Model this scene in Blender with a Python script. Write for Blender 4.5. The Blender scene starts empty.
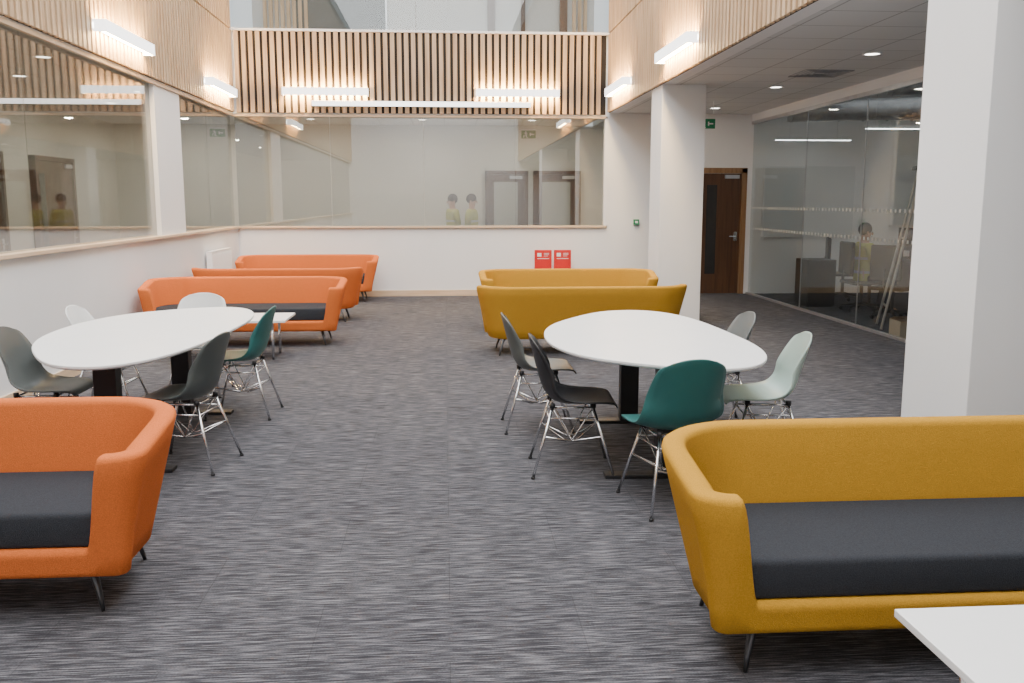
import bpy, math, random
from mathutils import Vector, Matrix
random.seed(4)
S=bpy.context.scene
COL=S.collection

# ------------------------------------------------------------------ materials
def nodes(name):
    m=bpy.data.materials.new(name); m.use_nodes=True
    nt=m.node_tree; b=nt.nodes['Principled BSDF']
    return m,nt,b
def plain(name,c,rough=.5,metal=0,var=.06,scale=6,bump=0,bscale=200,emit=0,coat=0):
    m,nt,b=nodes(name)
    b.inputs['Roughness'].default_value=rough; b.inputs['Metallic'].default_value=metal
    tc=nt.nodes.new('ShaderNodeTexCoord'); n=nt.nodes.new('ShaderNodeTexNoise'); n.inputs['Scale'].default_value=scale
    r=nt.nodes.new('ShaderNodeValToRGB')
    r.color_ramp.elements[0].position=.3; r.color_ramp.elements[1].position=.7
    r.color_ramp.elements[0].color=[x*(1-var) for x in c]+[1]
    r.color_ramp.elements[1].color=[min(1,x*(1+var)) for x in c]+[1]
    nt.links.new(tc.outputs['Object'],n.inputs['Vector']); nt.links.new(n.outputs['Fac'],r.inputs['Fac'])
    nt.links.new(r.outputs['Color'],b.inputs['Base Color'])
    if bump:
        n2=nt.nodes.new('ShaderNodeTexNoise'); n2.inputs['Scale'].default_value=bscale
        bp=nt.nodes.new('ShaderNodeBump'); bp.inputs['Strength'].default_value=bump; bp.inputs['Distance'].default_value=.003
        nt.links.new(tc.outputs['Object'],n2.inputs['Vector']); nt.links.new(n2.outputs['Fac'],bp.inputs['Height'])
        nt.links.new(bp.outputs['Normal'],b.inputs['Normal'])
    if emit:
        b.inputs['Emission Color'].default_value=list(c)+[1]; b.inputs['Emission Strength'].default_value=emit
    if coat: b.inputs['Coat Weight'].default_value=coat
    return m
def fabric(name,c,var=.10):
    m=plain(name,c,.95,var=var,scale=230,bump=.8,bscale=300)
    b=m.node_tree.nodes['Principled BSDF']
    try: b.inputs['Specular IOR Level'].default_value=.12
    except Exception: pass
    return m
def wood(name,c1,c2,rough=.55,sc=(25,25,1.5)):
    m,nt,b=nodes(name); b.inputs['Roughness'].default_value=rough
    tc=nt.nodes.new('ShaderNodeTexCoord'); mp=nt.nodes.new('ShaderNodeMapping'); mp.inputs['Scale'].default_value=sc
    n=nt.nodes.new('ShaderNodeTexNoise'); n.inputs['Scale'].default_value=1; n.inputs['Detail'].default_value=5
    r=nt.nodes.new('ShaderNodeValToRGB'); r.color_ramp.elements[0].position=.32; r.color_ramp.elements[1].position=.68
    r.color_ramp.elements[0].color=list(c1)+[1]; r.color_ramp.elements[1].color=list(c2)+[1]
    nt.links.new(tc.outputs['Object'],mp.inputs['Vector']); nt.links.new(mp.outputs['Vector'],n.inputs['Vector'])
    nt.links.new(n.outputs['Fac'],r.inputs['Fac']); nt.links.new(r.outputs['Color'],b.inputs['Base Color'])
    return m
def glassmat(name,tint=(.93,.96,.95),mult=1.0,base=.0):
    m=bpy.data.materials.new(name); m.use_nodes=True; nt=m.node_tree; nt.nodes.clear()
    o=nt.nodes.new('ShaderNodeOutputMaterial'); mx=nt.nodes.new('ShaderNodeMixShader')
    t=nt.nodes.new('ShaderNodeBsdfTransparent'); t.inputs['Color'].default_value=list(tint)+[1]
    g=nt.nodes.new('ShaderNodeBsdfGlossy'); g.inputs['Roughness'].default_value=.01
    lw=nt.nodes.new('ShaderNodeLayerWeight'); lw.inputs[0].default_value=.5
    p=nt.nodes.new('ShaderNodeMath'); p.operation='POWER'; p.inputs[1].default_value=4
    a=nt.nodes.new('ShaderNodeMath'); a.operation='MULTIPLY_ADD'; a.inputs[1].default_value=mult; a.inputs[2].default_value=base; a.use_clamp=True
    nt.links.new(lw.outputs['Facing'],p.inputs[0]); nt.links.new(p.outputs[0],a.inputs[0]); nt.links.new(a.outputs[0],mx.inputs[0])
    nt.links.new(t.outputs[0],mx.inputs[1]); nt.links.new(g.outputs[0],mx.inputs[2]); nt.links.new(mx.outputs[0],o.inputs[0])
    return m
def carpetmat():
    m,nt,b=nodes('carpet'); b.inputs['Roughness'].default_value=.95
    try: b.inputs['Specular IOR Level'].default_value=.15
    except Exception: pass
    tc=nt.nodes.new('ShaderNodeTexCoord')
    def noise(sc,det=2,off=0):
        mp=nt.nodes.new('ShaderNodeMapping'); mp.inputs['Scale'].default_value=sc; mp.inputs['Location'].default_value=(off,off,0)
        n=nt.nodes.new('ShaderNodeTexNoise'); n.inputs['Scale'].default_value=1; n.inputs['Detail'].default_value=det
        nt.links.new(tc.outputs['Object'],mp.inputs['Vector']); nt.links.new(mp.outputs['Vector'],n.inputs['Vector']); return n
    a=noise((5,105,1),2); c=noise((12,215,1),1,7); g=noise((120,300,1),1)
    def mul(n,k):
        s=nt.nodes.new('ShaderNodeMath'); s.operation='MULTIPLY'; s.inputs[1].default_value=k; nt.links.new(n.outputs[0],s.inputs[0]); return s
    def add(x,y):
        s=nt.nodes.new('ShaderNodeMath'); s.operation='ADD'; nt.links.new(x.outputs[0],s.inputs[0]); nt.links.new(y.outputs[0],s.inputs[1]); return s
    mixv=add(add(mul(a,.48),mul(c,.38)),mul(g,.14))
    r=nt.nodes.new('ShaderNodeValToRGB'); e=r.color_ramp.elements
    e[0].position=.39; e[0].color=(.024,.024,.028,1); e[1].position=.63; e[1].color=(.215,.212,.23,1)
    x=e.new(.5); x.color=(.067,.067,.075,1)
    nt.links.new(mixv.outputs[0],r.inputs['Fac'])
    bt=nt.nodes.new('ShaderNodeTexBrick'); bt.inputs['Scale'].default_value=1; bt.inputs['Brick Width'].default_value=1.0; bt.inputs['Row Height'].default_value=.5
    bt.inputs['Mortar Size'].default_value=.002; bt.inputs['Color1'].default_value=(1,1,1,1); bt.inputs['Color2'].default_value=(.88,.88,.90,1); bt.inputs['Mortar'].default_value=(.72,.72,.72,1)
    nt.links.new(tc.outputs['Object'],bt.inputs['Vector'])
    mu=nt.nodes.new('ShaderNodeMix'); mu.data_type='RGBA'; mu.blend_type='MULTIPLY'; mu.inputs[0].default_value=1
    nt.links.new(r.outputs['Color'],mu.inputs[6]); nt.links.new(bt.outputs['Color'],mu.inputs[7])
    nt.links.new(mu.outputs[2],b.inputs['Base Color'])
    bp=nt.nodes.new('ShaderNodeBump'); bp.inputs['Strength'].default_value=.4; bp.inputs['Distance'].default_value=.002
    nt.links.new(mixv.outputs[0],bp.inputs['Height']); nt.links.new(bp.outputs['Normal'],b.inputs['Normal'])
    return m
def tilemat():
    m,nt,b=nodes('ceiling_tile'); b.inputs['Roughness'].default_value=.9
    tc=nt.nodes.new('ShaderNodeTexCoord')
    bt=nt.nodes.new('ShaderNodeTexBrick'); bt.offset=0; bt.inputs['Scale'].default_value=1; bt.inputs['Brick Width'].default_value=.6; bt.inputs['Row Height'].default_value=.6
    bt.inputs['Mortar Size'].default_value=.008; bt.inputs['Color1'].default_value=(.70,.71,.71,1); bt.inputs['Color2'].default_value=(.66,.67,.67,1); bt.inputs['Mortar'].default_value=(.4,.4,.4,1)
    nt.links.new(tc.outputs['Object'],bt.inputs['Vector']); nt.links.new(bt.outputs['Color'],b.inputs['Base Color'])
    return m
M={}
M['wall']=plain('white_paint',(.84,.84,.84),.75,var=.012,scale=2)
M['wallin']=plain('cream_paint',(.66,.64,.585),.8,var=.02,scale=2)
M['wallup']=plain('grey_paint',(.55,.54,.52),.8,var=.02,scale=2)
M['slat']=wood('slat_oak',(.42,.27,.15),(.64,.46,.29))
M['slatback']=plain('slat_backing',(.025,.017,.012),.8)
M['sill']=wood('sill_wood',(.60,.44,.28),(.72,.55,.38),.4,(2,2,30))
M['door']=wood('door_wood',(.075,.034,.016),(.13,.06,.027),.45)
M['frame']=wood('frame_oak',(.24,.13,.06),(.34,.20,.10),.45)
M['doordark']=plain('door_glass_dark',(.04,.04,.04),.15)
M['doorpale']=plain('door_glass_pale',(.42,.42,.38),.2)
M['glass']=glassmat('window_glass',(.87,.88,.86),.5,.21)
M['glass2']=glassmat('partition_glass',(.88,.91,.91),.30,.055)
M['glass3']=glassmat('upper_glass',(.92,.94,.94),.3,.05)
M['carpet']=carpetmat(); M['tile']=tilemat()
M['orange']=fabric('orange_wool',(.66,.165,.042),.13)
M['mustard']=fabric('mustard_wool',(.52,.27,.030),.13)
M['cushion']=fabric('charcoal_fabric',(.036,.039,.046),.22)
M['gun']=plain('gunmetal',(.09,.09,.095),.35,.8)
M['chrome']=plain('chrome',(.75,.75,.76),.15,1,var=.02)
M['black']=plain('black_metal',(.018,.018,.02),.5,.2)
M['darkgrey']=plain('dark_grey_laminate',(.05,.05,.055),.5)
M['white']=plain('white_laminate',(.94,.95,.95),.35,var=.01)
M['boardwhite']=plain('board_white',(.72,.74,.74),.35,var=.01)
M['fix']=plain('lamp_housing',(.85,.85,.85),.4)
M['glow']=plain('lamp_diffuser',(1,.66,.29),.5,emit=260,var=0)
M['spot']=plain('downlight_lens',(1,.95,.85),.5,emit=10,var=0)
M['tubeglow']=plain('tube_lens',(1,1,.98),.5,emit=2.6,var=0)
M['striplens']=plain('strip_lens',(1,1,.98),.5,emit=6,var=0)
M['red']=plain('red_plastic',(.62,.02,.02),.4)
M['green']=plain('sign_green',(.0,.22,.09),.4)
M['signw']=plain('sign_white',(.85,.85,.85),.4)
M['alu']=plain('aluminium',(.6,.6,.62),.35,.9)
M['duct']=plain('galvanised_duct',(.42,.43,.45),.4,.6,var=.15,scale=10)
M['card']=plain('cardboard',(.50,.40,.30),.85)
M['dots']=plain('etched_film',(.72,.75,.75),.8)
M['hivis']=plain('hivis_yellow',(.42,.42,.10),.8)
M['band']=plain('reflective_band',(.45,.45,.45),.4)
M['navy']=plain('navy_trousers',(.02,.025,.05),.85)
M['skin']=plain('skin',(.50,.29,.20),.6)
M['hair']=plain('dark_hair',(.02,.014,.01),.8)
M['board']=plain('dark_board',(.08,.09,.09),.5)
for k,c in dict(c_black=(.014,.014,.016),c_grey=(.10,.11,.105),c_char=(.075,.09,.088),c_teal=(.03,.145,.14),c_pale=(.36,.46,.41),c_white=(.80,.81,.80),c_mid=(.15,.165,.165)).items():
    M[k]=plain(k,c,.42,var=.03)

# ------------------------------------------------------------------ mesh helper
class MB:
    def __init__(s): s.v=[]; s.f=[]; s.m=[]
    def add(s,vs,fs,mi=0):
        o=len(s.v); s.v+=[tuple(x) for x in vs]; s.f+=[tuple(i+o for i in f) for f in fs]; s.m+=[mi]*len(fs)
    def box(s,x0,x1,y0,y1,z0,z1,mi=0):
        vs=[(x,y,z) for x in(x0,x1) for y in(y0,y1) for z in(z0,z1)]
        s.add(vs,[(0,1,3,2),(4,6,7,5),(0,4,5,1),(2,3,7,6),(0,2,6,4),(1,5,7,3)],mi)
    def tube(s,pts,rad,n=8,mi=0,flat=1):
        pts=[Vector(p) for p in pts]; N=len(pts)
        if not hasattr(rad,'__len__'): rad=[rad]*N
        vs=[];fs=[]
        prev=None
        for i,p in enumerate(pts):
            d=(pts[min(i+1,N-1)]-pts[max(i-1,0)]).normalized()
            a=prev if prev is not None else (Vector((1,0,0)) if abs(d.x)<.8 else Vector((0,1,0)))
            a=(a-d*a.dot(d)).normalized(); prev=a; b=d.cross(a)
            for k in range(n):
                t=2*math.pi*k/n; vs.append(p+(a*math.cos(t)+b*math.sin(t)*flat)*rad[i])
        for i in range(N-1):
            for k in range(n): fs.append((i*n+k,i*n+(k+1)%n,(i+1)*n+(k+1)%n,(i+1)*n+k))
        fs.append(tuple(reversed(range(n)))); fs.append(tuple((N-1)*n+k for k in range(n)))
        s.add(vs,fs,mi)
    def loft(s,rings,mi=0,cap0=True,cap1=True):
        n=len(rings[0]); vs=[p for r in rings for p in r]; fs=[]
        for i in range(len(rings)-1):
            for k in range(n): fs.append((i*n+k,i*n+(k+1)%n,(i+1)*n+(k+1)%n,(i+1)*n+k))
        if cap0: fs.append(tuple(reversed(range(n))))
        if cap1: fs.append(tuple((len(rings)-1)*n+k for k in range(n)))
        s.add(vs,fs,mi)
    def ball(s,c,r,mi=0,n=12):
        rx,ry,rz=(r,r,r) if not hasattr(r,'__len__') else r
        rings=[]
        for i in range(1,n):
            t=math.pi*i/n-math.pi/2
            rings.append([(c[0]+rx*math.cos(t)*math.cos(2*math.pi*k/n),c[1]+ry*math.cos(t)*math.sin(2*math.pi*k/n),c[2]+rz*math.sin(t)) for k in range(n)])
        s.loft(rings,mi)
    def mesh(s,name,mats,smooth=False):
        me=bpy.data.meshes.new(name); me.from_pydata(s.v,[],s.f); me.update()
        for m in mats: me.materials.append(M[m] if isinstance(m,str) else m)
        for p,i in zip(me.polygons,s.m): p.material_index=i; p.use_smooth=smooth
        return me
def obj(name,me,parent=None,loc=(0,0,0),rz=0,bevel=0,**props):
    o=bpy.data.objects.new(name,me); COL.objects.link(o); o.location=loc; o.rotation_euler=(0,0,rz)
    if parent: o.parent=parent
    if bevel:
        b=o.modifiers.new('bevel','BEVEL'); b.width=bevel; b.segments=2; b.limit_method='ANGLE'
    for k,v in props.items(): o[k]=v
    return o
def sharp(me,ang=40):
    try: me.set_sharp_from_angle(angle=math.radians(ang))
    except Exception: pass
def struct(name,boxes,mats,bevel=0,loc=(0,0,0),**kw):
    mb=MB()
    for b in boxes: mb.box(*b[:6],mi=b[6] if len(b)>6 else 0)
    return obj(name,mb.mesh(name,mats),loc=loc,bevel=bevel,kind='structure',**kw)
def thing(name,loc,rz,label,cat,**kw):
    e=bpy.data.objects.new(name,None); COL.objects.link(e); e.location=loc; e.rotation_euler=(0,0,rz); e.empty_display_size=.1
    e['label']=label; e['category']=cat
    for k,v in kw.items(): e[k]=v
    return e

# ------------------------------------------------------------------ room dims
XL=-3.45; XR=2.77; YB=15.6; YN=-3.0; ZC=3.07; ZT=7.6; XP=5.27; XE=9.6; XW=-6.3; YF=18.3
P0,P1=11.45,12.5; ZS=1.19; ZU=4.33
struct('floor',[(XW,XE,YN,YF,-.1,0)],['carpet'])
struct('wall_left',[(XL-.16,XL,YN,YB,0,ZS-.035),(XL-.16,XL,P0,P1,ZS-.035,ZC-.05),(XL-.16,XL,YN,YB,ZC-.05,ZT)],['wall'])
struct('wall_back',[(XL-.16,XR,YB,YB+.16,0,ZS-.035),(XL-.16,XR,YB,YB+.16,ZC-.05,ZU),
                    (XR,4.31,YB,YB+.16,0,ZC),(4.31,5.2,YB,YB+.16,2.17,ZC),(5.2,XP+.05,YB,YB+.16,0,ZC)],['wall'])
struct('wall_right',[(XR,XR+.16,YN,YB+.16,ZC,ZT)],['wall'])
struct('wall_front',[(XW,XE,YN-.15,YN,0,ZT)],['wall'])
struct('wall_outer_left',[(XW-.15,XW,YN,YF,0,ZC)],['wallin'])
struct('wall_outer_back',[(XW-.15,XE,YF,YF+.15,0,ZC)],['wallin'])
struct('wall_outer_right',[(XE,XE+.15,YN,YF,0,3.6)],['wall'])
struct('wall_upper_back',[(XL-.16,XR+.16,YF,YF+.15,ZU,ZT)],['wallup'])
struct('wall_room_back',[(XP+.05,XE,YB,YB+.16,0,3.6)],['wall'])
struct('ceiling_left',[(XW,XL-.16,YN,YF,ZC,ZC+.1)],['tile'])
struct('ceiling_back',[(XL-.16,XR,YB+.16,YF,ZC,ZC+.1)],['tile'])
struct('ceiling_right',[(XR+.16,XP+.05,YN,YF,ZC,ZC+.1)],['tile'])
struct('ceiling_room',[(XP+.05,XE,YN,YB,3.6,3.7)],['wall'])
struct('floor_upper',[(XL-.16,XR+.16,YB+.16,YF,ZU-.12,ZU)],['wallup'])
struct('ceiling_upper',[(XL-.16,XR+.16,YB,YF,6.8,6.9)],['tile'])
struct('wall_column',[(XR,XR+.57,11.75,12.35,0,ZC)],['wall'],bevel=.004)
struct('wall_column',[(XR-.03,XR+.7,4.52,5.2,0,ZC)],['wall'],bevel=.004)
struct('trim_sill',[(XL-.2,XL+.05,YN,YB+.02,ZS-.035,ZS)],['sill'],bevel=.004)
struct('trim_sill',[(XL+.05,XR-.02,YB-.05,YB+.2,ZS-.035,ZS)],['sill'],bevel=.004)
struct('trim_head',[(XL-.02,XL+.02,YN,YB,ZC-.09,ZC-.055)],['sill'])
struct('trim_head',[(XL,XR-.02,YB-.02,YB+.02,ZC-.09,ZC-.055)],['sill'])
struct('trim_reveal',[(XR-.06,XR,YB-.02,YB+.14,ZS,ZC-.05)],['wall'])
struct('baseboard_left',[(XL,XL+.015,YN,YB,0,.1)],['sill'])
struct('baseboard_back',[(XL,4.29,YB-.015,YB,0,.1)],['sill'])
def slats(name,axis,a0,a1,fixed,dirn,z0,z1,p=.114,w=.068,d=.045):
    mb=MB()
    def bx(a,b,c0,c1,z0,z1,mi):
        lo,hi=min(c0,c1),max(c0,c1)
        if axis=='x': mb.box(a,b,lo,hi,z0,z1,mi)
        else: mb.box(lo,hi,a,b,z0,z1,mi)
    bx(a0,a1,fixed,fixed+dirn*.012,z0,z1,1)
    a=a0+.01
    while a+w<=a1+.001:
        bx(a,a+w,fixed+dirn*.013,fixed+dirn*(.012+d),z0,z1,0); a+=p
    return obj(name,mb.mesh(name,['slat','slatback']),kind='structure')
slats('trim_cladding','y',YN,YB-.06,XL,1,ZC-.03,ZU-.02)
slats('trim_cladding','y',YN,YB-.06,XL,1,ZU+.01,ZT)
slats('trim_cladding','y',YN,YB-.06,XR,-1,ZC,ZU-.02)
slats('trim_cladding','y',YN,YB-.06,XR,-1,ZU+.01,ZT)
slats('trim_cladding','x',XL+.06,XR-.06,YB,-1,ZC-.03,ZU)
struct('trim_ledge',[(XL,XR,YB-.07,YB+.2,ZU,ZU+.035)],['wall'])
def pane_row(axis,edges,fixed,z0,z1,mat='glass'):
    for a,b in zip(edges[:-1],edges[1:]):
        g=.004
        if axis=='x': bx=(a+g,b-g,fixed-.006,fixed+.006,z0,z1)
        else: bx=(fixed-.006,fixed+.006,a+g,b-g,z0,z1)
        pane_row.n+=1
        struct('window_%d'%pane_row.n,[bx],[mat])
pane_row.n=0
pane_row('y',[-3,1.2,4.8,8.1,P0],XL-.06,ZS,ZC-.05)
pane_row('y',[P1,14.05,15.6],XL-.06,ZS,ZC-.05)
pane_row('x',[XL,-1.9,-.35,1.2,XR-.06],YB+.06,ZS,ZC-.05)
pane_row('x',[XL,-.45,XR],YB+.06,ZU+.035,6.8,'glass3')
pane_row('y',[-3,2,5,7.5,9.4,11.3,13.2,15.55],XP,.03,2.9,'glass2')
struct('trim_partition',[(XP-.03,XP+.03,YN,YB,0,.03),(XP-.03,XP+.03,YN,YB,2.9,2.95)]+[(XP-.008,XP+.008,y-.003,y+.003,.03,2.9) for y in (7.5,9.4,11.3,13.2)],['alu'])
struct('wall_partition_head',[(XP-.03,XP+.05,YN,YB,2.95,3.6)],['wall'])
mb=MB()
for z in (1.47,1.12):
    y=6.0
    while y<15.5:
        mb.box(XP-.0085,XP-.0065,y,y+.04,z,z+.04); y+=.11
obj('trim_manifestation',mb.mesh('dots',['dots']),kind='structure')
def door(i,loc,rz,w,h,vp=True,mat='door',frame='door',pale=False,t=.07):
    e=bpy.data.objects.new('door_%d'%i,None); COL.objects.link(e); e.location=loc; e.rotation_euler=(0,0,rz); e['kind']='structure'
    mb=MB()
    mb.box(-w/2,-w/2+t,-.05,.05,0,h); mb.box(w/2-t,w/2,-.05,.05,0,h); mb.box(-w/2,w/2,-.05,.05,h-t,h)
    obj('door_frame',mb.mesh('f',[frame]),e)
    mb=MB(); mb.box(-w/2+t+.004,w/2-t-.004,-.02,.03,.01,h-t-.004)
    obj('door_leaf',mb.mesh('l',[mat]),e)
    if vp:
        mb=MB()
        if pale: mb.box(-w/2+t+.1,w/2-t-.14,-.026,-.021,.35,h-t-.15)
        else: mb.box(-w/2+t+.1,-w/2+t+.28,-.026,-.021,.35,h-t-.2)
        obj('vision_panel',mb.mesh('v',['doorpale' if pale else 'doordark']),e)
    mb=MB(); mb.tube([(w/2-t-.08,-.021,1.0),(w/2-t-.08,-.07,1.0),(w/2-t-.2,-.07,1.0)],.01); mb.box(w/2-t-.11,w/2-t-.05,-.026,-.021,.92,1.08)
    obj('door_handle',mb.mesh('h',['chrome']),e)
    mb=MB(); mb.box(w/2-t-.3,w/2-t-.05,-.06,-.021,h-t-.09,h-t-.03); obj('door_closer',mb.mesh('c',['alu']),e)
    return e
door(1,(4.755,YB+.04,0),0,.885,2.17,frame='frame',t=.09)
door(2,(1.22,YF-.05,0),0,.85,2.2,pale=True)
door(3,(2.22,YF-.05,0),0,.95,2.2,pale=True)
door(4,(XW+.05,13.0,0),math.pi/2,1.1,2.3)
door(5,(XW+.05,15.3,0),math.pi/2,1.5,2.3)
door(6,(XW+.05,9.0,0),math.pi/2,1.1,2.3)
struct('trim_upper_post',[(.85,1.0,YF-.06,YF,ZU,6.8),(2.25,2.4,YF-.06,YF,ZU,6.8),(1.5,1.58,YF-.06,YF,ZU,6.8)],['door'])
struct('trim_upper_slats',[(XL+.05+i*.11,XL+.115+i*.11,YF-.05,YF,ZU,6.8) for i in range(8)]+[(2.5+i*.11,2.565+i*.11,YF-.05,YF,ZU,6.8) for i in range(3)],['slat'])
e=thing('notice_board',(-1.95,YF,4.85),0,'wide dark grey display board on upper floor wall','board')
mb=MB(); mb.box(-.85,.85,-.03,0,0,.6); obj('board_surface',mb.mesh('b',['board']),e)
mb=MB(); mb.box(-.87,.87,-.04,0,-.03,0); mb.box(-.87,.87,-.04,0,.6,.63); mb.box(-.88,-.85,-.04,0,-.03,.63); mb.box(.85,.88,-.04,0,-.03,.63); obj('board_frame',mb.mesh('b',['alu']),e)
# ------------------------------------------------------------------ wall things
def wall_light(loc,rz,L,label):
    e=thing('wall_light',loc,rz,label,'lamp',group='linear wall lights on the slatted cladding')
    mb=MB(); mb.box(-L/2,L/2,-.13,-.115,-.06,.06); mb.box(-L/2,-L/2+.012,-.115,0,-.06,.06); mb.box(L/2-.012,L/2,-.115,0,-.06,.06); mb.box(-L/2,L/2,-.012,0,-.03,.03)
    obj('lamp_housing',mb.mesh('lh',['tubeglow']),e)
    mb=MB(); mb.box(-L/2+.014,L/2-.014,-.10,-.05,-.035,.035)
    obj('lamp_diffuser',mb.mesh('ld',['glow']),e)
F=.06
lab='white linear wall light glowing on vertical wood slats'
for y in (10.2,14.35): wall_light((XL+F,y,3.29),math.pi/2,1.5,lab)
for y in (10.65,14.2): wall_light((XR-F,y,3.33),-math.pi/2,1.5,lab)
for x in (-1.93,1.22): wall_light((x,YB-F,3.37),0,1.38,lab)
e=thing('wall_light',(-.36,YB-F,3.18),0,'long slim white light bar fixed below the slats','lamp')
mb=MB(); mb.box(-1.8,1.8,-.10,0,-.02,.045); obj('lamp_housing',mb.mesh('c',['fix']),e,bevel=.006)
mb=MB(); mb.box(-1.79,1.79,-.115,-.101,-.04,.04); obj('lamp_diffuser',mb.mesh('c',['tubeglow']),e)
e=thing('radiator',(XL+.001,13.95,.25),0,'white panel radiator mounted on the low white wall','radiator')
mb=MB(); mb.box(.03,.045,-.6,.6,0,.62); mb.box(.09,.105,-.6,.6,0,.62); mb.box(.03,.105,-.605,-.6,0,.62); mb.box(.03,.105,.6,.605,0,.62)
for i in range(24): y=-.58+i*.05; mb.box(.105,.113,y,y+.028,.03,.59)
obj('radiator_panel',mb.mesh('r',['white']),e)
mb=MB(); mb.box(.03,.11,-.605,.605,.62,.64); mb.box(0,.03,-.4,-.36,.1,.5); mb.box(0,.03,.36,.4,.1,.5); obj('radiator_grille',mb.mesh('g',['fix']),e)
mb=MB(); mb.tube([(.07,-.56,-.25),(.07,-.56,.02)],.009); obj('radiator_pipe',mb.mesh('g',['fix']),e)
mb=MB(); mb.tube([(.07,.56,-.25),(.07,.56,.02)],.009); obj('radiator_pipe',mb.mesh('g',['fix']),e)
def man(mb,cx,cz,s,mi,y):
    def q(a,b,c,d): 
        mb.box(cx+a*s,cx+b*s,y-.001,y,cz+c*s,cz+d*s,mi)
    q(-.05,.05,.27,.37); q(-.07,.06,.0,.25); q(-.22,-.07,.14,.2); q(.06,.2,.06,.12); q(-.2,-.05,-.12,-.04); q(-.26,-.18,-.3,-.08); q(.0,.1,-.3,.0); q(.1,.22,-.32,-.25)
def exit_sign(loc,rz=0):
    e=thing('exit_sign',loc,rz,'green emergency exit sign with white running figure and arrow','sign',group='green exit signs under the ceiling')
    mb=MB(); mb.box(-.13,.13,-.012,.012,-.07,.07,0)
    man(mb,-.05,-.005,.17,1,-.0125); mb.box(.03,.10,-.0135,-.0125,-.01,.01,1); mb.box(.02,.04,-.0135,-.0125,-.03,.03,1)
    obj('sign_panel',mb.mesh('s',['green','signw']),e)
    mb=MB(); mb.box(-.14,.14,-.02,.02,.07,.09); mb.tube([(-.1,0,.09),(-.1,0,ZC-loc[2])],.004); mb.tube([(.1,0,.09),(.1,0,ZC-loc[2])],.004)
    obj('sign_hanger',mb.mesh('s',['fix']),e)
exit_sign((3.88,13.6,2.74)); exit_sign((1.52,16.8,2.80)); exit_sign((-4.0,16.8,2.80))  # last sign stands in for a reflection of one in the window glass
e=thing('door_release',(3.27,YB,1.25),0,'small green emergency door release box on white wall','switch')
mb=MB(); mb.box(-.045,.045,-.05,0,-.045,.045,0); mb.box(-.025,.025,-.052,-.05,-.02,.02,1); obj('release_box',mb.mesh('b',['green','signw']),e,bevel=.003)
def firepoint(x,label):
    e=thing('fire_extinguisher_stand',(x,15.35,0),0,label,'fire stand',group='red fire point stands by the back wall')
    mb=MB(); mb.box(-.145,.145,-.02,.02,.03,.79); mb.box(-.15,.15,-.16,.12,0,.03); mb.box(-.15,-.13,-.1,.03,.03,.3); mb.box(.13,.15,-.1,.03,.03,.3)
    obj('stand_body',mb.mesh('b',['red']),e,bevel=.006)
    mb=MB(); y=-.021
    mb.box(-.1,-.03,y-.001,y,.68,.74); mb.box(.01,.1,y-.001,y,.73,.738); mb.box(.01,.1,y-.001,y,.708,.715); mb.box(.01,.08,y-.001,y,.685,.692); mb.box(-.1,.1,y-.001,y,.64,.65)
    obj('sign_print',mb.mesh('p',['signw']),e)
    mb=MB(); mb.tube([(0,-.09,.03),(0,-.09,.06),(0,-.09,.4),(0,-.09,.45),(0,-.09,.48)],[.055,.07,.07,.05,.02],14)
    obj('extinguisher',mb.mesh('x',['red'],True),e)
firepoint(1.64,'red fire extinguisher stand with white pictogram print'); firepoint(1.97,'red fire extinguisher stand with white pictogram print')
def downlight(x,y,p=22):
    e=thing('downlight',(x,y,ZC),0,'round recessed white ceiling downlight','lamp',group='recessed ceiling downlights')
    mb=MB(); n=20
    ring=lambda r,z:[(r*math.cos(2*math.pi*k/n),r*math.sin(2*math.pi*k/n),z) for k in range(n)]
    mb.loft([ring(.10,0),ring(.10,-.008),ring(.075,-.008),ring(.07,-.002)],0,False,False); obj('lamp_trim',mb.mesh('t',['fix']),e)
    mb=MB(); mb.loft([ring(.072,-.004),ring(.072,-.001)]); obj('lamp_lens',mb.mesh('t',['spot']),e)
    if p:
        l=bpy.data.lights.new('downlight_bulb','AREA'); l.shape='DISK'; l.size=.13; l.energy=p; l.color=(1,.91,.78)
        lo=bpy.data.objects.new('downlight_bulb',l); COL.objects.link(lo); lo.parent=e; lo.location=(0,0,-.012)
for y in (6.5,9.2,11.9,14.6): downlight(4.3,y,4)
for y in (5.5,8.5,11.5,14.5): downlight(-5,y,34)
for x in (-4.6,-2.4,-.4,1.6): downlight(x,17.0,32)
for y in (7,10,13): downlight(-4.1,y,0)
for x in (-3.5,-1.4,.6,2.4): downlight(x,16.3,0)
downlight(4.1,17.0,20)
e=thing('air_vent',(4.35,10.6,ZC),0,'square louvred ceiling air vent','vent')
mb=MB(); 
for i in range(5):
    r=.28-i*.05; mb.loft([[(-r,-r,0),(r,-r,0),(r,r,0),(-r,r,0)],[(-r,-r,-.012),(r,-r,-.012),(r,r,-.012),(-r,r,-.012)],[(-r+.025,-r+.025,-.002),(r-.025,-r+.025,-.002),(r-.025,r-.025,-.002),(-r+.025,r-.025,-.002)]],0,False,False)
obj('vent_louvre',mb.mesh('v',['duct']),e)

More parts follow.
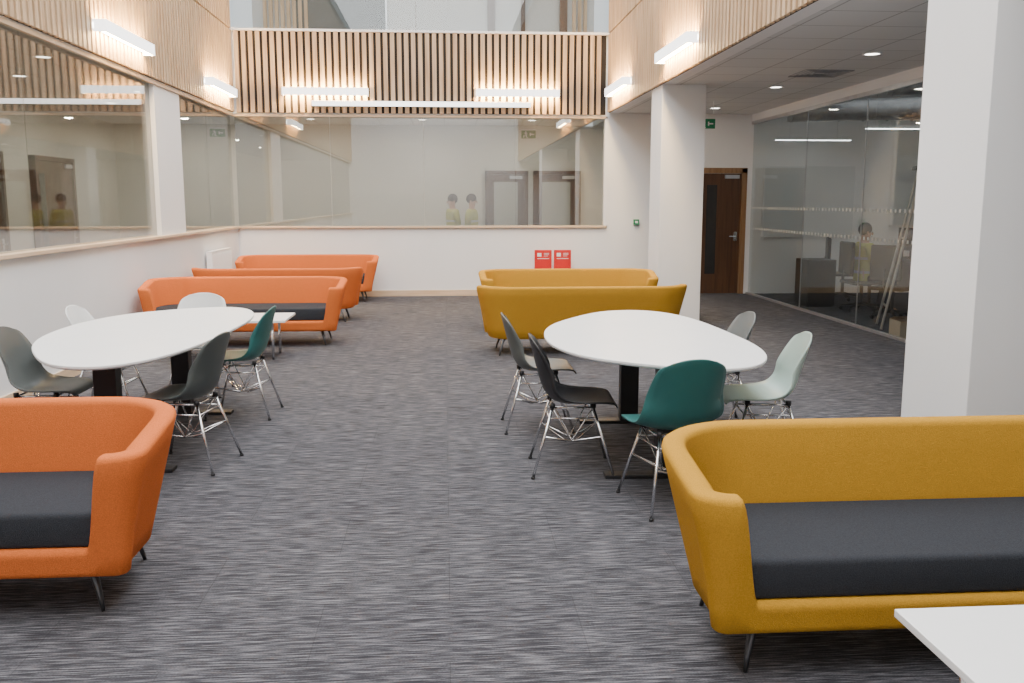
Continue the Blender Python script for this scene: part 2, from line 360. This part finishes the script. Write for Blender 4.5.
# ------------------------------------------------------------------ sofas
def ss(t): t=max(0,min(1,t)); return t*t*(3-2*t)
def sofa_meshes(L,D,H,mat):
    hx,hy=L/2,D/2; rf=.16; rb=.40; T=.09
    P=[]
    front=[0,.25,.5,.75,.9]; 
    xs=[f*(hx-.34) for f in front]+[hx-.34+(.34-rf)*i/20 for i in range(21)]
    for x in xs: P.append((x,-hy,0,-1))
    for i in range(1,11):
        a=-math.pi/2+math.pi/2*i/10; P.append((hx-rf+rf*math.cos(a),-hy+rf+rf*math.sin(a),math.cos(a),math.sin(a)))
    for i in range(1,7): P.append((hx,-hy+rf+(D-rf-rb)*i/7,1,0))
    for i in range(0,13):
        a=math.pi/2*i/12; P.append((hx-rb+rb*math.cos(a),hy-rb+rb*math.sin(a),math.cos(a),math.sin(a)))
    for i in range(1,9): P.append(((hx-rb)*(1-i/8),hy,0,1))
    Pm=[(-x,y,-nx,ny) for x,y,nx,ny in reversed(P[1:-1])]
    P=P+Pm
    zb=.17; DR=.07
    def h(x,y,ny):
        if ny<-.999:
            t=(abs(x)-(hx-.25))/(.085); base=H-DR
            return .29+(base-.29)*ss(t)
        return H-DR*ss(((hy-.25)-y)/(D-.3))
    secs=[]
    for x,y,nx,ny in P:
        hh=h(x,y,ny); fr=max(0,-ny); k=1-.5*fr
        out=lambda z:.14*k*max(0,1-(z-zb)/(H-zb))
        z1=hh-.026; a=[]
        a.append((out(zb)+.05*(1-.6*fr),zb-.0)); a.append((out(zb)+.01,zb+.003))
        for j in range(0,7): z=zb+.014+(z1-zb-.014)*j/6; a.append((out(z),z))
        o=out(z1)
        a+= [(o+.004,hh-.010),(o+.018,hh-.001),(o+T*.5,hh),(o+T-.018,hh-.001),(o+T-.004,hh-.011)]
        zi=.275; i0=o+T; ib=max(i0,.145*(1-fr)+.115*fr)
        for j in range(0,5):
            t=j/4; a.append((i0+(ib-i0)*t, (hh-.026)+(zi-(hh-.026))*t))
        secs.append([(x-nx*d,y-ny*d,z) for d,z in a])
    n=len(secs[0]); rings=[[s[j] for s in secs] for j in range(n)]
    mb=MB(); mb.loft(rings)
    shell=mb.mesh('sofa_shell',[mat],True); sharp(shell,60)
    cx=hx-.145; y0=-hy+.08; y1=hy-.15
    def outl(ins):
        r0=.045; r1=.26; pts=[]
        def arc(ax,ay,r,a0,a1,nn): 
            for i in range(nn+1):
                a=a0+(a1-a0)*i/nn; pts.append((ax+(r-ins)*math.cos(a),ay+(r-ins)*math.sin(a)))
        arc(cx-r0,y0+r0,r0,-math.pi/2,0,5); arc(cx-r1,y1-r1,r1,0,math.pi/2,8); arc(-cx+r1,y1-r1,r1,math.pi/2,math.pi,8); arc(-cx+r0,y0+r0,r0,math.pi,1.5*math.pi,5)
        return pts
    mb=MB(); mb.loft([[(x,y,z) for x,y in outl(i)] for i,z in ((.012,.291),(.003,.296),(0,.305),(0,.405),(.003,.417),(.011,.425),(.026,.428))])
    cush=mb.mesh('seat_cushion',['cushion'],True); sharp(cush,70)
    mb=MB(); mb.tube([(0,0,.175),(.02,-.02,.16),(.055,-.05,.05),(.065,-.06,.0)],[.02,.019,.011,.008],10)
    leg=mb.mesh('leg',['gun'],True)
    return shell,cush,leg
SM={k:sofa_meshes(2.28,.82,.73,k) for k in ('orange','mustard')}
def sofa(kind,x,y,rz,label):
    e=thing('sofa',(x,y,0),rz,label,'sofa',group='curved tub sofas in the atrium')
    sh,cu,lg=SM[kind]
    obj('sofa_shell',sh,e); obj('seat_cushion',cu,e,label='charcoal grey seat cushion')
    for sx,sy in ((1,-1),(-1,-1),(1,1),(-1,1)):
        o=obj('leg',lg,e,loc=(sx*.84,sy*.2,0)); 
        if sx<0 and sy<0: o.rotation_euler.z=-math.pi/2
        if sx>0 and sy>0: o.rotation_euler.z=math.pi/2
        if sx<0 and sy>0: o.rotation_euler.z=math.pi
    return e
sofa('mustard',.77+1.14,3.12,0,'mustard yellow curved sofa with charcoal cushion beside white low table')
sofa('orange',-1.13-1.14,3.76,0,'orange curved sofa with charcoal cushion and thin dark legs')
sofa('orange',-1.12-1.14,10.5,0,'orange curved sofa with charcoal cushion behind low white table')
sofa('orange',-1.12-1.14,12.5,math.pi,'orange curved sofa turned towards the far wall')
sofa('orange',-1.08-1.14,15.0,0,'orange curved sofa standing against the white far wall')
sofa('mustard',.31+1.14,9.65,math.pi,'mustard curved sofa seen from its rounded back')
sofa('mustard',.40+1.14,11.5,0,'mustard curved sofa facing its twin near the column')

# ------------------------------------------------------------------ chairs
def catmull(P,t):
    n=len(P)-1; x=t*n; i=min(int(x),n-1); f=x-i
    p0=P[max(i-1,0)];p1=P[i];p2=P[i+1];p3=P[min(i+2,n)]
    return [.5*((2*b)+(-a+c)*f+(2*a-5*b+4*c-d)*f*f+(-a+3*b-3*c+d)*f**3) for a,b,c,d in zip(p0,p1,p2,p3)]
PR=[(.235,.415,.185,.0,0),(.215,.437,.205,.004,0),(.14,.440,.222,.012,0),(.03,.428,.232,.028,0),(-.07,.425,.235,.05,.0),(-.14,.445,.232,.075,.02),(-.185,.50,.222,.07,.05),(-.21,.57,.212,.045,.07),(-.232,.65,.205,.02,.065),(-.252,.73,.195,.0,.05),(-.268,.79,.172,-.012,.035),(-.275,.825,.115,-.02,.02)]
def shell_mesh(mat):
    NU,NV=14,30; vs=[];fs=[]
    for j in range(NV+1):
        y,z,w,l,fw=catmull(PR,j/NV)
        for i in range(NU+1):
            u=-1+2*i/NU; c=abs(u)**2.4
            vs.append((u*w, y+fw*c, z+l*c))
    for j in range(NV):
        for i in range(NU): a=j*(NU+1)+i; fs.append((a,a+1,a+NU+2,a+NU+1))
    mb=MB(); mb.add(vs,fs); me=mb.mesh('shell',[mat],True); return me
shells={}
def rodmesh():
    legs=[]
    for sx in(1,-1):
        for sy in(1,-1):
            mb=MB(); mb.tube([(sx*.13,sy*.12+(-.02),.405),(sx*.215,sy*.235-.02,.012)],.0085,10); mb.tube([(sx*.215,sy*.235-.02,.014),(sx*.2165,sy*.237-.02,0)],.012,10,1)
            legs.append(mb.mesh('leg',['chrome','black'],True))
    mb=MB(); r=.0055
    for sx in (1,-1):
        mb.tube([(sx*.145,.12,.345),(sx*.145,-.16,.345)],r)
        mb.tube([(sx*.17,.15,.24),(sx*.06,.0,.19),(sx*.06,-.04,.19),(sx*.17,-.19,.24)],r)
        mb.tube([(sx*.13,.1,.405),(sx*.06,-.02,.19),(sx*.13,-.14,.405)],r)
    for sy in (1,-1):
        mb.tube([(.145,sy*.14-.02,.345),(-.145,sy*.14-.02,.345)],r)
        mb.tube([(.17,sy*.17-.02,.24),(0,sy*.03-.02,.17),(-.17,sy*.17-.02,.24)],r)
        mb.tube([(.13,sy*.12-.02,.405),(-.13,sy*.12-.02,.405)],.007)
    mb.tube([(.06,-.02,.19),(-.06,-.02,.19)],r)
    for sx in(1,-1): mb.tube([(sx*.13,.10,.405),(sx*.13,-.14,.405)],.007)
    for sx in(1,-1):
        for sy in(1,-1): mb.tube([(sx*.13,sy*.12-.02,.403),(sx*.13,sy*.12-.02,.43)],.016,12,1)
    return legs,mb.mesh('wire_brace',['chrome','black'],True)
LEGS,BRACE=rodmesh()
def chair(x,y,face,mat,label):
    e=thing('shell_chair',(x,y,0),math.radians(face-90),label,'chair',group='moulded shell chairs around the oval tables')
    if mat not in shells: shells[mat]=shell_mesh(mat)
    s=obj('seat_shell',shells[mat],e)
    so=s.modifiers.new('solid','SOLIDIFY'); so.thickness=.009; so.offset=0
    for l in LEGS: obj('leg',l,e,label='chrome leg with black glide')
    obj('wire_brace',BRACE,e)
lb='%s moulded plastic shell chair on chrome wire legs'
chair(.76,5.30,-3,'c_black',lb%'black')
chair(.66,6.35,0,'c_grey',lb%'dark grey')
chair(1.19,4.64,100,'c_teal',lb%'dark teal')
chair(1.90,5.3,172,'c_pale',lb%'pale grey-green')
chair(1.90,6.3,180,'c_mid',lb%'mid grey')
chair(-2.52,5.85,0,'c_grey',lb%'dark grey')
chair(-2.56,7.05,0,'c_white',lb%'white')
chair(-2.08,7.70,270,'c_white',lb%'white')
chair(-1.60,5.56,170,'c_char',lb%'charcoal green')
chair(-1.56,6.9,178,'c_teal',lb%'dark teal')

# ------------------------------------------------------------------ tables
def oval_table(x,y,rz,a,b,t0,amp,label,cols):
    e=thing('oval_table',(x,y,0),rz,label,'table')
    n=96
    def ol(ins):
        r=[]
        for k in range(n):
            t=2*math.pi*k/n; c,s=math.cos(t),math.sin(t); p=2/2.15
            g=1+amp*math.cos(3*(t-math.radians(t0)))
            r.append(((b*g-ins)*math.copysign(abs(c)**p,c),(a*g-ins)*math.copysign(abs(s)**p,s)))
        return r
    mb=MB(); mb.loft([[(p[0],p[1],z) for p in ol(i)] for i,z in ((.02,.715),(.004,.722),(0,.728),(0,.738),(.003,.741))])
    me=mb.mesh('tabletop',['white'],True); sharp(me,30); obj('tabletop',me,e)
    for cy in cols:
        mb=MB(); mb.box(-.065,.065,cy-.05,cy+.05,.02,.70); mb.box(-.32,.32,cy-.04,cy+.04,.69,.715); obj('pedestal',mb.mesh('p',['black']),e,bevel=.004)
        mb=MB(); mb.box(-.36,.36,cy-.05,cy+.05,0,.022); obj('foot',mb.mesh('f',['black']),e,bevel=.004)
    mb=MB(); mb.box(-.02,.02,min(cols)+.05,max(cols)-.05,.66,.70); obj('crossbar',mb.mesh('c',['black']),e)
oval_table(1.30,5.82,math.radians(-2),1.26,.62,70,.085,'large white pebble-shaped table on black pedestals',(-.72,.62))
oval_table(-2.0,6.28,0,1.34,.585,50,.08,'large white pebble-shaped table with grey and white chairs',(-.85,.65))
def low_table(x0,x1,y0,y1,label):
    e=thing('low_table',((x0+x1)/2,(y0+y1)/2,0),0,label,'coffee table',group='low white tables by the sofas')
    a,b=(x1-x0)/2,(y1-y0)/2
    mb=MB(); mb.box(-a,a,-b,b,.395,.42); obj('tabletop',mb.mesh('t',['white']),e,bevel=.003)
    for sx in(1,-1):
        for sy in(1,-1):
            mb=MB(); mb.tube([(sx*(a-.15),sy*(b-.13),0),(sx*(a-.15),sy*(b-.13),.395)],.014,12); obj('leg',mb.mesh('l',['chrome'],True),e)
low_table(1.3,2.4,1.72,2.43,'low white rectangular table in front of mustard sofa')
low_table(-2.75,-1.62,9.2,9.85,'low white rectangular table in front of orange sofa')

# ------------------------------------------------------------------ room beyond the partition
e=thing('air_duct',(6.8,13.9,3.02),0,'round galvanised spiral ceiling duct','duct',group='galvanised ceiling ducts')
mb=MB(); mb.tube([(-1.35,.6,0),(-.5,.3,0),(.6,0,0),(2.6,-.5,0)],.17,16)
for i in range(12):
    t=i/11; p=Vector((-1.3,.58,0)).lerp(Vector((2.5,-.48,0)),t); mb.tube([p,p+Vector((.02,-.005,0))],.182,16)
obj('duct_run',mb.mesh('d',['duct'],True),e)
for p in((-.5,.3),(.6,0)):
    mb=MB(); mb.tube([(p[0],p[1],.15),(p[0],p[1],.58)],.006); obj('duct_hanger',mb.mesh('d',['alu']),e)
e=thing('air_duct',(6.3,11.4,3.05),0,'slim galvanised branch duct under the ceiling','duct',group='galvanised ceiling ducts')
mb=MB(); mb.tube([(-.6,.3,0),(.0,.1,0),(1.5,-.4,0)],.10,14)
for i in range(7):
    t=i/6; p=Vector((-.55,.28,0)).lerp(Vector((1.4,-.37,0)),t); mb.tube([p,p+Vector((.02,-.006,0))],.11,14)
obj('duct_run',mb.mesh('d',['duct'],True),e)
mb=MB(); mb.tube([(.2,.03,.1),(.2,.03,.55)],.006); obj('duct_hanger',mb.mesh('d',['alu']),e)
for (x,y,L) in ((6.05,14.9,1.3),(6.35,12.5,1.1),(8.4,11.6,1.3)):
    e=thing('strip_light',(x,y,2.60),0,'suspended white linear strip light','lamp',group='suspended strip lights')
    mb=MB(); mb.box(-L/2,L/2,-.03,.03,0,.04); obj('lamp_housing',mb.mesh('l',['fix']),e)
    mb=MB(); mb.box(-L/2+.02,L/2-.02,-.025,.025,-.012,0); obj('lamp_diffuser',mb.mesh('l',['striplens']),e)
    for s_ in(-.4,.4):
        mb=MB(); mb.tube([(s_,0,.04),(s_,0,1.0)],.003); obj('lamp_cable',mb.mesh('l',['alu']),e)
e=thing('whiteboard',(6.3,YB-.01,1.0),0,'white wall-mounted writing board with thin pale frame','whiteboard')
mb=MB(); mb.box(-.8,.8,-.02,0,0,1.2); obj('board_surface',mb.mesh('b',['boardwhite']),e)
mb=MB(); mb.box(-.82,.82,-.025,0,-.015,0); mb.box(-.82,.82,-.025,0,1.2,1.215); mb.box(-.82,-.8,-.025,0,0,1.2); mb.box(.8,.82,-.025,0,0,1.2); obj('board_frame',mb.mesh('b',['fix']),e)
e=thing('desk',(7.2,13.1,0),0,'dark grey office desk with black legs','desk')
mb=MB(); mb.box(-.6,.6,-.8,.8,.72,.745); obj('desktop',mb.mesh('d',['darkgrey']),e,bevel=.003)
mb=MB(); mb.box(-.15,-.13,-.75,.75,.3,.72); obj('modesty_panel',mb.mesh('d',['darkgrey']),e)
for sx in(1,-1):
    for sy in(1,-1):
        mb=MB(); mb.box(sx*.55-.02,sx*.55+.02,sy*.75-.02,sy*.75+.02,0,.72); obj('leg',mb.mesh('l',['black']),e)
for (x,y,r) in ((7.0,13.3,15),(7.05,12.6,-20)):
    e=thing('monitor',(x,y,.745),math.radians(r),'black flat computer monitor standing on desk','monitor',group='monitors on the desk')
    mb=MB(); mb.box(-.015,.015,-.27,.27,.12,.46); obj('screen',mb.mesh('s',['black']),e,bevel=.004)
    mb=MB(); mb.box(-.0,.03,-.03,.03,.01,.2); mb.box(-.08,.1,-.12,.12,0,.012); obj('monitor_stand',mb.mesh('s',['black']),e)
e=thing('storage_cabinet',(5.72,13.75,0),0,'low dark storage cabinet with two drawers','cabinet')
mb=MB(); mb.box(-.22,.22,-.25,.25,.03,.72); mb.box(-.2,.2,-.23,.23,0,.03); obj('cabinet_body',mb.mesh('b',['black']),e,bevel=.004)
for z in (.06,.4):
    mb=MB(); mb.box(-.21,.21,-.265,-.251,z,z+.3); obj('drawer',mb.mesh('b',['black']),e)
def office_chair(x,y,rz):
    e=thing('office_chair',(x,y,0),rz,'black swivel office chair at the desk','chair',group='black office chairs')
    mb=MB(); mb.box(-.24,.24,-.24,.24,.40,.45); obj('seat',mb.mesh('s',['black']),e,bevel=.02)
    mb=MB(); mb.box(-.22,.22,-.28,-.22,.55,1.02); obj('backrest',mb.mesh('s',['black']),e,bevel=.025)
    mb=MB(); mb.tube([(0,0,.1),(0,0,.40)],.025,12); mb.tube([(0,-.18,.41),(0,-.30,.46),(0,-.29,.7)],.014); obj('chair_post',mb.mesh('s',['gun']),e)
    mb=MB()
    for i in range(5):
        a=i*2*math.pi/5+.3; mb.tube([(0,0,.11),(.28*math.cos(a),.28*math.sin(a),.07)],[.025,.014]); mb.ball((.28*math.cos(a),.28*math.sin(a),.03),.03,0,8)
    obj('star_base',mb.mesh('s',['black'],True),e)
office_chair(6.12,13.0,-math.pi/2); office_chair(6.12,12.05,-.9); office_chair(6.5,14.5,-1.9)
e=thing('step_ladder',(5.95,11.15,0),math.radians(70),'tall aluminium step ladder standing open','ladder')
for sx in(-1,1): mb=MB(); mb.tube([(sx*.26,-.4,0),(sx*.17,0,2.0)],.022,6); obj('front_rail',mb.mesh('l',['alu']),e)
mb=MB()
for sx in(-1,1): mb.tube([(sx*.26,.4,0),(sx*.17,.02,2.0)],.018,6)
for i in (1,4): t=i/7; w=.26-.09*t; mb.box(-w,w,.4-.38*t-.01,.4-.38*t+.01,2*t-.01,2*t+.01)
obj('rear_rail',mb.mesh('l',['alu']),e)
for i in range(1,8):
    t=i/8; w=.26-.09*t; mb=MB(); mb.box(-w,w,-.4+.4*t-.045,-.4+.4*t+.045,2*t-.012,2*t+.012); obj('tread',mb.mesh('l',['alu']),e)
mb=MB(); mb.box(-.18,.18,-.1,.1,1.99,2.03); obj('top_platform',mb.mesh('l',['black']),e,bevel=.005)
def carton(x,y,z,rz,sx,sy,sz,label):
    e=thing('cardboard_box',(x,y,z),rz,label,'box')
    mb=MB(); t=.005; mb.box(-sx,sx,-sy,sy,0,t); mb.box(-sx,sx,-sy,-sy+t,0,sz); mb.box(-sx,sx,sy-t,sy,0,sz); mb.box(-sx,-sx+t,-sy,sy,0,sz); mb.box(sx-t,sx,-sy,sy,0,sz)
    obj('carton',mb.mesh('c',['card']),e)
    mb=MB(); mb.add([(-sx,-sy,sz),(sx,-sy,sz),(sx,-sy-.09,sz+.05),(-sx,-sy-.09,sz+.05)],[(0,1,2,3)]); mb.add([(-sx,sy,sz),(sx,sy,sz),(sx,sy*.2,sz+.04),(-sx,sy*.2,sz+.04)],[(0,1,2,3)])
    obj('flap',mb.mesh('f',['card']),e)
carton(5.54,9.75,0,.1,.18,.16,.26,'open brown cardboard box on the carpet'); carton(5.52,10.4,0,-.1,.18,.17,.2,'small open cardboard box on the carpet')

# ------------------------------------------------------------------ people
def person(loc,rz,pose,label,kneedir=1):
    e=thing('person',loc,rz,label,'person')
    hz=.95 if pose=='stand' else .53
    sh=hz+.49
    V=[];E=[];R=[]
    def nd(p,r,par=None):
        V.append(p);R.append(r); i=len(V)-1
        if par is not None:E.append((par,i))
        return i
    pe=nd((0,0,hz),(.14,.10)); sp=nd((0,.0,hz+.2),(.125,.095),pe); ch=nd((0,0,hz+.38),(.15,.10),sp); ne=nd((0,.0,hz+.53),(.05,.05),ch)
    he=nd((0,-.02,hz+.64),(.07,.085),ne); tp=nd((0,-.01,hz+.75),(.07,.08),he)
    parts={}
    for s in(1,-1):
        S_=nd((s*.17,0,sh-.04),(.055,.055),ch)
        if pose=='stand': el=(s*.24,.03,hz+.2); wr=(s*.25,-.06,hz-.03); d=Vector((0,-.03,-.09)).normalized()
        else: el=(s*.23,-.04,hz+.2); wr=(s*.19,-.27,hz+.25); d=Vector((0,-1,0.02)).normalized()
        a=nd(el,(.042,.042),S_); w=nd(wr,(.028,.024),a); W=Vector(wr); pl=nd(tuple(W+d*.06),(.035,.018),w)
        for k in range(4):
            side=Vector((0,1,0)) if pose=='stand' else Vector((1,0,0))
            b0=W+d*.095+side*(k-1.5)*.019; ln=(.065,.075,.07,.055)[k]
            b1=b0+d*ln*.6; b2=b1+(d+Vector((-s*.5,0,-.3))).normalized()*ln*.45
            i=nd(tuple(b0),(.009,.009),pl); i=nd(tuple(b1),(.008,.008),i); nd(tuple(b2),(.007,.007),i)
        tb=W+d*.04+(Vector((0,-1,0)) if pose=='stand' else Vector((-s,0,0)))*.04
        i=nd(tuple(tb),(.01,.01),pl); nd(tuple(tb+d*.035),(.008,.008),i)
        hp=nd((s*.09,0,hz-.04),(.085,.085),pe)
        if pose=='stand': kn=(s*.1,-.02,.5); an=(s*.1,.02,.09)
        else: kn=(s*.12,-.42,.50); an=(s*.12,-.34,.09)
        k=nd(kn,(.058,.058),hp); n=nd(an,(.038,.04),k); nd((an[0],an[1]-.15,.035),(.038,.03),n)
        parts[s]=(el,wr,kn,an)
    me=bpy.data.meshes.new('body'); me.from_pydata(V,E,[]); o=bpy.data.objects.new('tmp',me); COL.objects.link(o)
    m=o.modifiers.new('s','SKIN')
    for i,sv in enumerate(me.skin_vertices[0].data): sv.radius=R[i]; sv.use_root=(i==0)
    m2=o.modifiers.new('ss','SUBSURF'); m2.levels=2; m2.render_levels=2
    dg=bpy.context.evaluated_depsgraph_get(); dg.update()
    nm=bpy.data.meshes.new_from_object(o.evaluated_get(dg)); nm.materials.clear(); nm.materials.append(M['skin'])
    for p in nm.polygons: p.use_smooth=True
    bpy.data.objects.remove(o)
    obj('body',nm,e)
    def ring(cx,cy,z,rx,ry,n=18): return [(cx+rx*math.cos(2*math.pi*k/n),cy+ry*math.sin(2*math.pi*k/n),z) for k in range(n)]
    mb=MB()
    zs=[(-.06,.165,.125),(.06,.165,.125),(.10,.163,.123),(.14,.16,.12),(.26,.165,.122),(.30,.168,.124),(.38,.175,.125),(.46,.17,.11),(.50,.12,.085)]
    rr=[ring(0,0,hz+a,b,c) for a,b,c in zs]
    for i in range(len(rr)-1): mb.loft(rr[i:i+2],1 if i in(1,4) else 0,False,False)
    for s in(1,-1):
        el,wr,kn,an=parts[s]; mb.tube([(s*.15,0,sh-.03),(s*.19,0,sh-.07),el],[.07,.068,.055],12); mb.tube([el,tuple(Vector(el).lerp(Vector(wr),.9))],[.055,.038],12)
    obj('hivis_jacket',mb.mesh('v',['hivis','band'],True),e,label='yellow high-visibility jacket with reflective bands')
    mb=MB(); mb.loft([ring(0,0,hz-.12,.15,.12),ring(0,0,hz+.0,.16,.122)],0)
    for s in(1,-1):
        el,wr,kn,an=parts[s]; mb.tube([(s*.085,0,hz-.03),kn,(an[0],an[1],an[2]+.02)],[.098,.075,.058],12)
    obj('trousers',mb.mesh('t',['navy'],True),e)
    mb=MB(); mb.ball((0,.005,hz+.70),(.083,.10,.10),0,14)
    obj('hair',mb.mesh('h',['hair'],True),e)
    mb=MB()
    for s in(1,-1): mb.ball((s*.03,-.098,hz+.655),.009,0,8)
    mb.ball((0,-.1,hz+.59),(.02,.008,.004),0,8)
    obj('face_features',mb.mesh('f',['black']),e)
    mb=MB(); mb.ball((0,-.108,hz+.63),(.011,.016,.02),0,8)
    for s in(1,-1): mb.ball((s*.078,.0,hz+.645),(.01,.018,.028),0,8)
    obj('nose_and_ears',mb.mesh('n',['skin'],True),e)
    for s in(1,-1):
        mb=MB()
        an=parts[s][3]; mb.loft([[(an[0]+x*.045,an[1]+(-.06)+y*.13,z) for x,y in ((-1,-.8),(-.5,-1),(.5,-1),(1,-.8),(1,.8),(.5,1),(-.5,1),(-1,.8))] for z in (0,.05)]); mb.tube([(an[0],an[1],.05),(an[0],an[1],.14)],.05,10)
        obj('boot',mb.mesh('b',['black']),e)
person((6.12,12.98,-.03),math.pi/2,'sit','dark-haired person in yellow jacket seated at desk')
person((.50,17.5,0),math.radians(75),'stand','standing person in yellow high-visibility jacket behind window')
person((.14,17.75,0),math.radians(-70),'stand','standing person in yellow jacket facing a workmate in corridor')

# ------------------------------------------------------------------ light
w=bpy.data.worlds.new('World'); S.world=w; w.use_nodes=True
bg=w.node_tree.nodes['Background']; bg.inputs[0].default_value=(.93,.97,1,1); bg.inputs[1].default_value=1.25
def area(name,loc,rot,sx,sy,e,c=(1,1,1)):
    l=bpy.data.lights.new(name,'AREA'); l.shape='RECTANGLE'; l.size=sx; l.size_y=sy; l.energy=e; l.color=c
    o=bpy.data.objects.new(name,l); COL.objects.link(o); o.location=loc; o.rotation_euler=rot; return o
area('skylight',(-.4,6,7.5),(0,0,0),5.6,17,1700,(.98,.99,1))
area('room_fill',(7.4,10,3.5),(0,0,0),3,8,55)  # unseen fill panel, added to brighten the room behind the partition
area('upper_fill',(-.4,17,6.7),(0,0,0),4,1.5,20,(1,.95,.88))  # added fill lamp, out of view, lifts the upper floor interior

# ------------------------------------------------------------------ camera
cam=bpy.data.cameras.new('Camera'); co=bpy.data.objects.new('Camera',cam); COL.objects.link(co)
cam.sensor_width=36; cam.lens=910/1024*36; cam.clip_start=.05; cam.clip_end=200
co.location=(0,0,1.6)
co.rotation_euler=(math.radians(90-8.75),0,math.radians(-4.15))
S.camera=co
